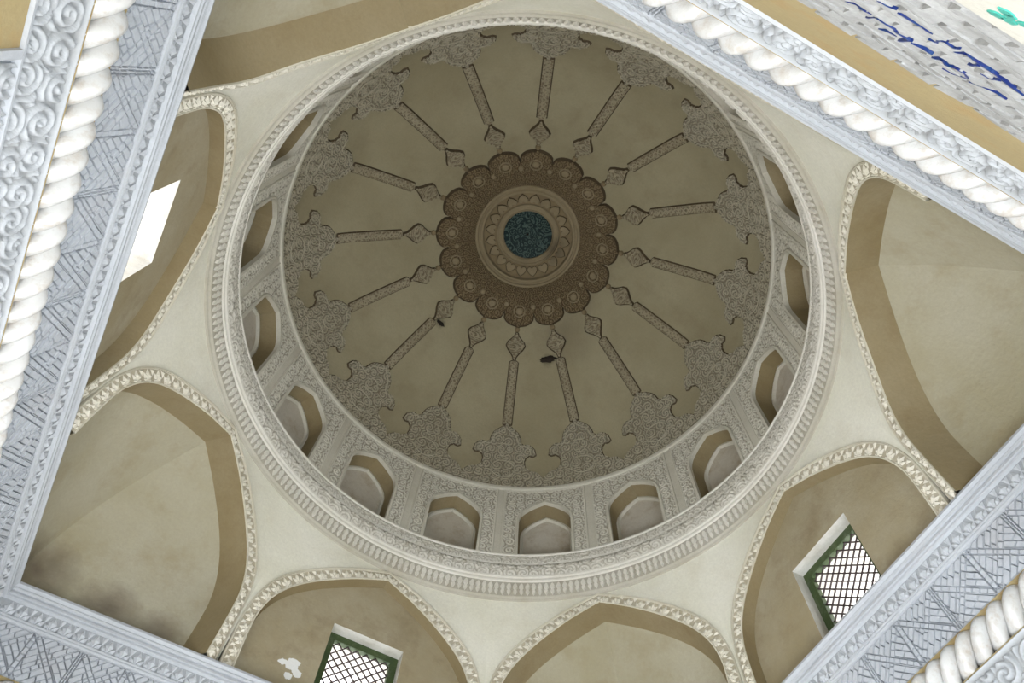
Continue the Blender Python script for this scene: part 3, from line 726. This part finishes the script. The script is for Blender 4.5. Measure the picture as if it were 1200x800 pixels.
# ------------------------------------------------------------------ drum: sixteen bays, each with a niche
HW = R(11.25)
NI = [(.114, 2.502), (.115, 2.62), (.115, 2.72), (.1125, 2.75), (.102, 2.782), (.078, 2.812), (.042, 2.842), (0, 2.866)]
NC = smooth_curve(NI, 3); NF = full(NC)
def niche_w(z):
    zs = [q[1] for q in NC]; us = [q[0] for q in NC]; return float(np.interp(z, zs, us)) if z < 2.866 else 0
def cyl(u, z, h=0, rad=1.018): th = u / 1.018; r = rad - h; return (r * math.cos(th), r * math.sin(th), z)
bay = root('drum_niche', (1.018, 0, 2.502), '', 'niche', 'sixteen arched niches round the drum')
def panel_grid():
    pw_ = HW * 1.018 - .019; us = np.linspace(-pw_, pw_, 110); zs = np.linspace(2.503, 2.962, 140)
    UU, ZZ = np.meshgrid(us, zs, indexing='ij'); H = swirl(UU + 1, ZZ, .042, .0135, 21)
    rim = (np.abs(UU) > pw_ - .006) | (ZZ > 2.955); H = np.where(rim, 1.05, H)
    X = (1.020 - H * .005); th = UU / 1.018
    V = np.stack([X * np.cos(th), X * np.sin(th), ZZ], -1).reshape(-1, 3); F = []
    ins_ = np.array([[abs(u) < niche_w(z) + .004 and z < 2.87 for z in zs] for u in us])
    for i in range(109):
        for j in range(139):
            if ins_[i, j] and ins_[i + 1, j] and ins_[i, j + 1] and ins_[i + 1, j + 1]: continue
            a = i * 140 + j; F.append((a, a + 140, a + 141, a + 1))
    return V, F, 1 - H * 1.6
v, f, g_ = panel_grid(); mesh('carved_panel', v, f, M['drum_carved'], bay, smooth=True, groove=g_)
# plain upright strip on the clockwise side of each bay
uu = HW * 1.018
prof = [(-.020, .0), (-.0185, .005), (-.015, .004), (-.014, .0), (.014, .0), (.015, .004), (.0185, .005), (.020, .0)]
V, F = [], []
for (du, h) in prof: V += [cyl(uu + du, 2.502, h), cyl(uu + du, 2.966, h)]
for i in range(len(prof) - 1): F.append((2 * i, 2 * i + 2, 2 * i + 3, 2 * i + 1))
mesh('plain_strip', V, F, M['drum'], bay)
# moulded edge of the niche
V, F = [], []
nf = []
for i, (u, z) in enumerate(NF):
    a = NF[max(i - 1, 0)]; b = NF[min(i + 1, len(NF) - 1)]; d = Vector((b[0] - a[0], b[1] - a[1])).normalized(); nf.append((-d.y, d.x))
EP = [(-.001, -.01), (-.001, .009), (.008, .0095), (.011, .007), (.0125, .0035)]
for (u, z), (nx, nz) in zip(NF, nf):
    for (o_, h) in EP: V.append(cyl(u + nx * o_, max(z + nz * o_, 2.502), h))
m = len(EP)
for i in range(len(NF) - 1):
    for k in range(m - 1): a = i * m + k; F.append((a, a + 1, a + m + 1, a + m))
mesh('niche_edge', V, F, M['drum'], bay, smooth=False)
V, F = [], []
for (u, z) in NF:
    for k in range(4): e = k / 3; V.append((cyl(u, z, .002)[0] + (1.105 - cyl(u, z)[0]) * e, cyl(u, z)[1] * (1 + .02 * e), z))
for i in range(len(NF) - 1):
    for k in range(3): a = i * 4 + k; F.append((a, a + 1, a + 5, a + 4))
b = len(V); V += [(1.014, -.115, 2.5025), (1.014, .115, 2.5025), (1.105, .118, 2.502), (1.105, -.118, 2.502)]; F.append((b, b + 1, b + 2, b + 3))
mesh('niche_reveal', V, F, M['soffit'], bay)
bm = bmesh.new(); bm.faces.new([bm.verts.new((1.105, u * 1.02, z)) for u, z in NF]); NB = bm_mesh('niche_back', bm, M['niche'], bay)
# raised inner arch on the back panel
V, F = [], []
for (u, z), (nx, nz) in zip(NF, nf):
    for (o_, x) in ((0, 1.105), (0, 1.094), (-.010, 1.092), (-.014, 1.105)): V.append((x, u * 1.02 + nx * o_, z + nz * o_ - .004))
for i in range(len(NF) - 1):
    for k in range(3): a = i * 4 + k; F.append((a, a + 1, a + 5, a + 4))
ie = mesh('inner_edge', V, F, M['drum'], bay); ie.parent = NB
for i, t in enumerate(ring_copies(bay, [11.25 + 22.5 * i for i in range(16)])):
    a = R(11.25 + 22.5 * i)
    t['label'] = 'keel arched drum niche in carved plaster, toward %s as on a clock' % clock(1.018 * math.cos(a), 1.018 * math.sin(a), 2.68)
dr = root('springing_ring', (0, 0, 2.96), 'thin plain ring between the drum niches and the dome', 'moulding')
ring('ring_fillet', [(1.03, 2.962), (1.010, 2.964), (1.007, 2.970), (1.007, 2.984), (1.012, 2.990), (1.03, 2.992)], M['drum'], parent=dr, n=200)

# ------------------------------------------------------------------ dome
V, F = [], []; n = 160; rows = lin(-.001, DLEN - .004, 70)
for s in rows:
    for i in range(n): V.append(dome_pt(max(s, 0), 0, 0, ang=2 * PI * i / n))
V.append((0, 0, 3.765))
for k in range(len(rows) - 1):
    for i in range(n): j = (i + 1) % n; F.append((k * n + i, k * n + j, (k + 1) * n + j, (k + 1) * n + i))
for i in range(n): F.append(((len(rows) - 1) * n + i, (len(rows) - 1) * n + (i + 1) % n, len(V) - 1))
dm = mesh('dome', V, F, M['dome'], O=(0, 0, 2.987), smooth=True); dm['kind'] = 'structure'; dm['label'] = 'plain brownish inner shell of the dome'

def dome_relief(name, poly, h, mat, parent, rim=0, rimh=0, carve=None, step=.02, angular=None, smooth=False, edge_soot=True, flare=.0055):
    """poly: outline in (w, s); raised h off the dome; angular: half width in radians that w = 1 stands for"""
    bm = bmesh.new(); fa = bm.faces.new([bm.verts.new((x, y, 0)) for x, y in poly])
    if rim:
        bmesh.ops.inset_region(bm, faces=[fa], thickness=rim, use_even_offset=True)
    xs = [q[0] for q in poly]; ys = [q[1] for q in poly]
    inner_faces = None
    rimverts = set()
    lay = bm.faces.layers.int.new('inner')
    bm.faces.ensure_lookup_table(); big = max(range(len(bm.faces)), key=lambda k: bm.faces[k].calc_area())
    for k, x in enumerate(bm.faces): x[lay] = 1 if (rim and k == big) else 0
    if not rim:
        for x in bm.faces: x[lay] = 1
    for lo, hi, no, st in ((min(xs), max(xs), (1, 0, 0), step if not angular else step / (angular)), (min(ys), max(ys), (0, 1, 0), step)):
        k = math.floor(lo / st) + 1
        while k * st < hi:
            bmesh.ops.bisect_plane(bm, geom=bm.verts[:] + bm.edges[:] + bm.faces[:], plane_co=(k * st * no[0], k * st * no[1], 0), plane_no=no, dist=1e-6); k += 1
    bm.verts.index_update(); bm.verts.ensure_lookup_table()
    border = [e for e in bm.edges if len(e.link_faces) == 1]
    top = []; 
    for q in bm.verts:
        inn = all(x[lay] == 1 for x in q.link_faces)
        hh = h + (0 if inn else rimh)
        top.append((q.co.x, q.co.y, hh))
    gv = None
    xs_ = np.array([t[0] for t in top]); ys_ = np.array([t[1] for t in top]); hs = np.array([t[2] for t in top])
    if carve is not None:
        inn = np.array([all(x[lay] == 1 for x in q.link_faces) for q in bm.verts])
        wmul = (angular or 1)
        sw_ = swirl(xs_ * wmul * (.45 if max(ys) > .55 else 1) + 1, ys_, *carve[:3]); hs = hs + np.where(inn, sw_ * carve[3], 0); gv = np.where(inn, 1 - sw_ * 1.6, 0)
    def mp(x, y, hh): return dome_pt(y, x, hh) if not angular else dome_pt(y, 0, hh, ang=x * angular)
    V = [mp(x, y, hh) for x, y, hh in zip(xs_, ys_, hs)]; F = [[q.index for q in x.verts] for x in bm.faces]
    nf_ = len(F)
    nrm = {}
    kx = 1 if not angular else angular * (.45 if max(ys) > .55 else .95)
    for e in border:
        a, b = e.verts; c = e.link_faces[0].calc_center_median(); d = Vector(((b.co.x - a.co.x) * kx, b.co.y - a.co.y))
        n_ = Vector((-d.y, d.x)).normalized() if d.length > 1e-9 else Vector((0, 0)); mid_ = (a.co + b.co) / 2
        if n_.x * (mid_.x - c.x) * kx + n_.y * (mid_.y - c.y) < 0: n_ = -n_
        for q in (a, b): nrm[q.index] = nrm.get(q.index, Vector((0, 0))) + n_
    low = {}
    for e in border:
        for q in e.verts:
            if q.index not in low:
                n_ = nrm[q.index].normalized() * flare; low[q.index] = len(V)
                on_edge = angular and abs(abs(q.co.x) - 1) < 1e-4
                V.append(mp(q.co.x + (0 if on_edge else n_.x / kx), q.co.y + n_.y, -.002))
        a, b = e.verts; F.append((a.index, b.index, low[b.index], low[a.index]))
    bm.free(); o = mesh(name, V, F, mat, parent, smooth=smooth, groove=gv)
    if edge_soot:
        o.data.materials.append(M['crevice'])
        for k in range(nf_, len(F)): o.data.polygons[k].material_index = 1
    return o
S866, S60, S48, S455 = s_at_r(.866), s_at_r(.60), s_at_r(.478), s_at_r(.452)
# carved medallion over each strip of the drum (outline fraction of half a bay, height fraction of the carved zone)
mo = [(0, .0), (1.0, .0), (1.0, .054), (.93, .073), (.837, .094), (.674, .104), (.544, .13), (.525, .161), (.56, .180), (.65, .194), (.76, .190), (.823, .198),
      (.79, .229), (.72, .246), (.63, .255), (.50, .253), (.42, .265), (.40, .290), (.35, .312), (.26, .330), (.163, .343), (.07, .352), (.0, .367)]
ks = S866 / .365
full_mo = [(x, y * ks + .001) for x, y in mo[1:]] + [(-x, y * ks + .001) for x, y in reversed(mo[1:-1])]
md = root('carved_medallion', (1.0, 0, 2.99), '', 'medallion', 'sixteen carved medallions at the foot of the dome')
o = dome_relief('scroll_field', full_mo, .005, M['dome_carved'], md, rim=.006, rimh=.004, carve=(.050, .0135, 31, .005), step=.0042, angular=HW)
# inner contour line following the outline of the head of the medallion
line = [(x * .86, .196 * ks + (y * ks - .196 * ks) * .86) for x, y in mo[11:]]
line = [dome_pt(y, 0, .0105, ang=x * HW) for x, y in line] ; mir = [(a, -b, c) for a, b, c in reversed(line[:-1])]
v, f = tubes([line + mir], .0028, 5); mesh('inner_contour', v, f, M['dome_carved'], md)
v, f = tubes([[dome_pt(ks * (.11 + .05 * math.sin(q)), 0, .0105, ang=HW * .30 * math.cos(q)) for q in lin(0, 2 * PI, 22)],
              [dome_pt(ks * (.22 + .035 * math.sin(q)), 0, .0105, ang=HW * .16 * math.cos(q)) for q in lin(0, 2 * PI, 18)]], .0028, 5)
ic = mesh('looped_scroll', v, f, M['dome_carved'], md); ic.parent = o
# rib: cord strip, lozenge, bead
rb = root('dome_rib', (.866, 0, 3.318), '', 'rib', 'sixteen thin carved ribs on the dome')
hw = .021
cs = dome_relief('cord_strip', [(-hw, S866 - .004), (hw, S866 - .004), (hw, S60 - .012), (hw * .5, S60 - .004), (-hw * .5, S60 - .004), (-hw, S60 - .012)], .007, M['rib'], rb, rim=.004, rimh=.004, carve=(.021, .0095, 5, .0035), step=.0042)
tw = []
L_ = S60 - S866 - .02
for sg in (1, -1): tw.append([dome_pt(S866 + L_ * q, sg * .010 * math.sin(q * L_ / .05 * 2 * PI), .0105) for q in lin(0, 1, 60)])
v, f = tubes(tw, .0036, 4); tc = mesh('twisted_cord', v, f, M['rib'], rb); tc.parent = cs
sm = (S60 + S48) / 2; hl = (S48 - S60) / 2
loz = [(.0, -1.0), (.10, -.93), (.15, -.76), (.42, -.50), (.80, -.22), (1.0, .02), (.86, .28), (.48, .54), (.18, .78), (.12, .94), (0, 1.0)]
lo = [(x * .047, sm + y * hl) for x, y in loz]; lo = lo + [(-x, y) for x, y in reversed(lo[1:-1])]
lz = dome_relief('lozenge', lo, .012, M['rib'], rb, rim=.006, rimh=.005, carve=(.03, .0115, 8, .005), step=.0045)
v, f = tubes([[dome_pt(sm + hl * .05 + .024 * math.sin(q), .026 * math.cos(q) * (1 + .35 * math.cos(4 * q)), .0185) for q in lin(0, 2 * PI, 28)]], .0028, 5)
ls = mesh('lozenge_scroll', v, f, M['rib'], rb); ls.parent = lz
def blob(s, w_, rad, h, mat, name, parent, ang=None):
    V, F = [], []; n_ = 14; rr = [(1, -.003), (1, h * .5), (.8, h * .9), (.4, h), ]
    a0 = (ang or 0); r0 = float(np.interp(s, DS, DC[:, 0]))
    for (q, hh) in rr:
        for k in range(n_): t = 2 * PI * k / n_; V.append(dome_pt(s + rad * q * math.cos(t), 0, hh, ang=a0 + (w_ + rad * q * math.sin(t)) / max(r0, .03)))
    for i in range(len(rr) - 1):
        for k in range(n_): a = i * n_ + k; b = i * n_ + (k + 1) % n_; F.append((a, b, b + n_, a + n_))
    F.append(tuple((len(rr) - 1) * n_ + k for k in range(n_))); return mesh(name, V, F, mat, parent)
blob((S48 + S455) / 2, 0, .013, .014, M['rosette'], 'bead', rb)
AZS = [22.5 * i + .4 for i in range(16)]; MDS, RBS = ring_copies(md, AZS), ring_copies(rb, AZS)
for i, az in enumerate(AZS):
    a = R(az)
    for o, r_, z_, txt in ((MDS[i], .94, 3.2, 'carved palmette medallion at dome foot, toward %s as on a clock'), (RBS[i], .7, 3.45, 'thin carved dome rib running from the rosette toward %s as on a clock')):
        o['label'] = txt % clock(r_ * math.cos(a), r_ * math.sin(a), z_)

# ------------------------------------------------------------------ central rosette
rz = root('rosette', (0, 0, 3.6), 'brown sixteen lobed carved rosette round the crown of the dome', 'rosette')
SR = lambda r: s_at_r(r)
def lobe_poly():
    P_ = []
    for k in range(-8, 9):
        t = k / 8; ang = t * HW; bulge = math.sqrt(max(0, 1 - (t * 1.0) ** 2)); r_ = .388 + .060 * bulge ** .8 + (.008 if k == 0 else 0)
        P_.append((t, SR(r_)))
    return [(-1, SR(.262))] + P_ + [(1, SR(.262)), (.5, SR(.262)), (0, SR(.262)), (-.5, SR(.262))]
lp = lobe_poly()
# the field and edge of each lobe, its boss and the button between two lobes
def lobe_parts(par):
    a = dome_relief('lobe', lp, .014, M['rosette'], par, rim=.007, rimh=.006, carve=(.036, .0125, 41, .005), step=.0045, angular=HW)
    b = blob(SR(.383), 0, .020, .022, M['rosette_plain'], 'boss', par)
    V, F = tubes([[dome_pt(SR(.383) + .029 * math.cos(q), .029 * math.sin(q), .018) for q in lin(0, 2 * PI, 24)]], .0035, 5)
    c = mesh('boss_ring', V, F, M['rosette_plain'], par)
    d = blob(SR(.362), 0, .014, .024, M['rosette_plain'], 'button', par, ang=HW)
    return [a, b, c, d]
lps = lobe_parts(rz)
for i in range(1, 16):
    for o in lps:
        c = o.copy(); COL.objects.link(c); c.rotation_euler.z = R(22.5 * i)
for o in lps: pass
def dring(name, prof, mat, n=96, parent=rz):
    V, F = [], []; m = len(prof)
    for i in range(n):
        for (r_, h) in prof: V.append(dome_pt(SR(r_), 0, h, ang=2 * PI * i / n))
    for i in range(n):
        j = (i + 1) % n
        for k in range(m - 1): F.append((i * m + k, i * m + k + 1, j * m + k + 1, j * m + k))
    return mesh(name, V, F, mat, parent, smooth=False)
dring('outer_moulding', [(.272, .0), (.270, .022), (.262, .026), (.256, .019), (.250, .019), (.246, .028), (.238, .03), (.232, .02), (.226, .012)], M['rosette_plain'])
dring('heart_band_ground', [(.226, .004), (.160, .004)], M['rosette'])
dring('inner_collar', [(.162, .004), (.160, .014), (.154, .015), (.150, .010), (.134, .010), (.130, .016), (.126, .014), (.124, .0)], M['rosette_plain'])
hp_ = [(0, -1), (.55, -.55), (.95, .05), (.92, .55), (.6, .88), (.25, .85), (0, .55)]
hp_ = hp_ + [(-x, y) for x, y in reversed(hp_[1:-1])]
sH = SR(.193); h0 = dome_relief('heart', [(x * .026, sH + y * .026) for x, y in hp_], .012, M['rosette_plain'], rz, rim=.006, rimh=.005, step=.05)
for i in range(1, 20):
    c = h0.copy(); COL.objects.link(c); c.rotation_euler.z = R(18 * i)
rz.rotation_euler.z = R(.4)
tl = root('tiled_boss', (0, 0, 3.74), 'round teal tiled disc with pale scrolls at the crown of the dome', 'boss')
V, F = [], []; prof = [(.126, 3.748), (.12, 3.742), (.09, 3.752), (.05, 3.758), (.012, 3.760)]; n = 48
for i in range(n):
    a = 2 * PI * i / n
    for (r_, z) in prof: V.append((r_ * math.cos(a), r_ * math.sin(a), z))
m = len(prof)
for i in range(n):
    j = (i + 1) % n
    for k in range(m - 1): F.append((i * m + k, i * m + k + 1, j * m + k + 1, j * m + k))
F.append(tuple(i * m + m - 1 for i in range(n)))
mesh('tile_disc', V, F, M['teal'], tl)
v, f = tubes([[(0, 0, 3.76), (0, 0, 3.745), (.004, 0, 3.738), (.008, 0, 3.742)]], .004, 6); mesh('iron_hook', v, f, M['clump'], tl)
# dark clumps clinging to the plaster beside two ribs
for (x, y, z, lab, sd) in ((-.374, -.468, 3.5, 'dark brown mud clump stuck to the dome below the rosette, right of the lowest rib', 1), (.197, -.556, 3.52, 'small dark mud clump stuck to the dome left below the rosette', 2)):
    rs = random.Random(sd); a = math.atan2(y, x); s = SR(math.hypot(x, y)); bm = bmesh.new(); bmesh.ops.create_icosphere(bm, subdivisions=3, radius=1)
    c = Vector(dome_pt(s, 0, .004, ang=a)); sz = .028 if sd == 1 else .016
    tv = Vector((-math.sin(a), math.cos(a), 0)); rv = Vector((math.cos(a), math.sin(a), -.5)).normalized(); nv_ = tv.cross(rv)
    for q in bm.verts:
        k = 1 + .35 * math.sin(q.co.x * 5 + q.co.y * 3) * math.cos(q.co.y * 7 + q.co.z * 4); p = q.co * k
        q.co = c + tv * (p.x * sz * 1.3) + rv * (p.y * sz * .55) + nv_ * (p.z * sz * .35)
    o = bm_mesh('mud_clump', bm, M['clump'], O=tuple(c), smooth=True); tag(o, lab, 'clump')
for o in bpy.data.objects:
    if 'O' in o: del o['O']
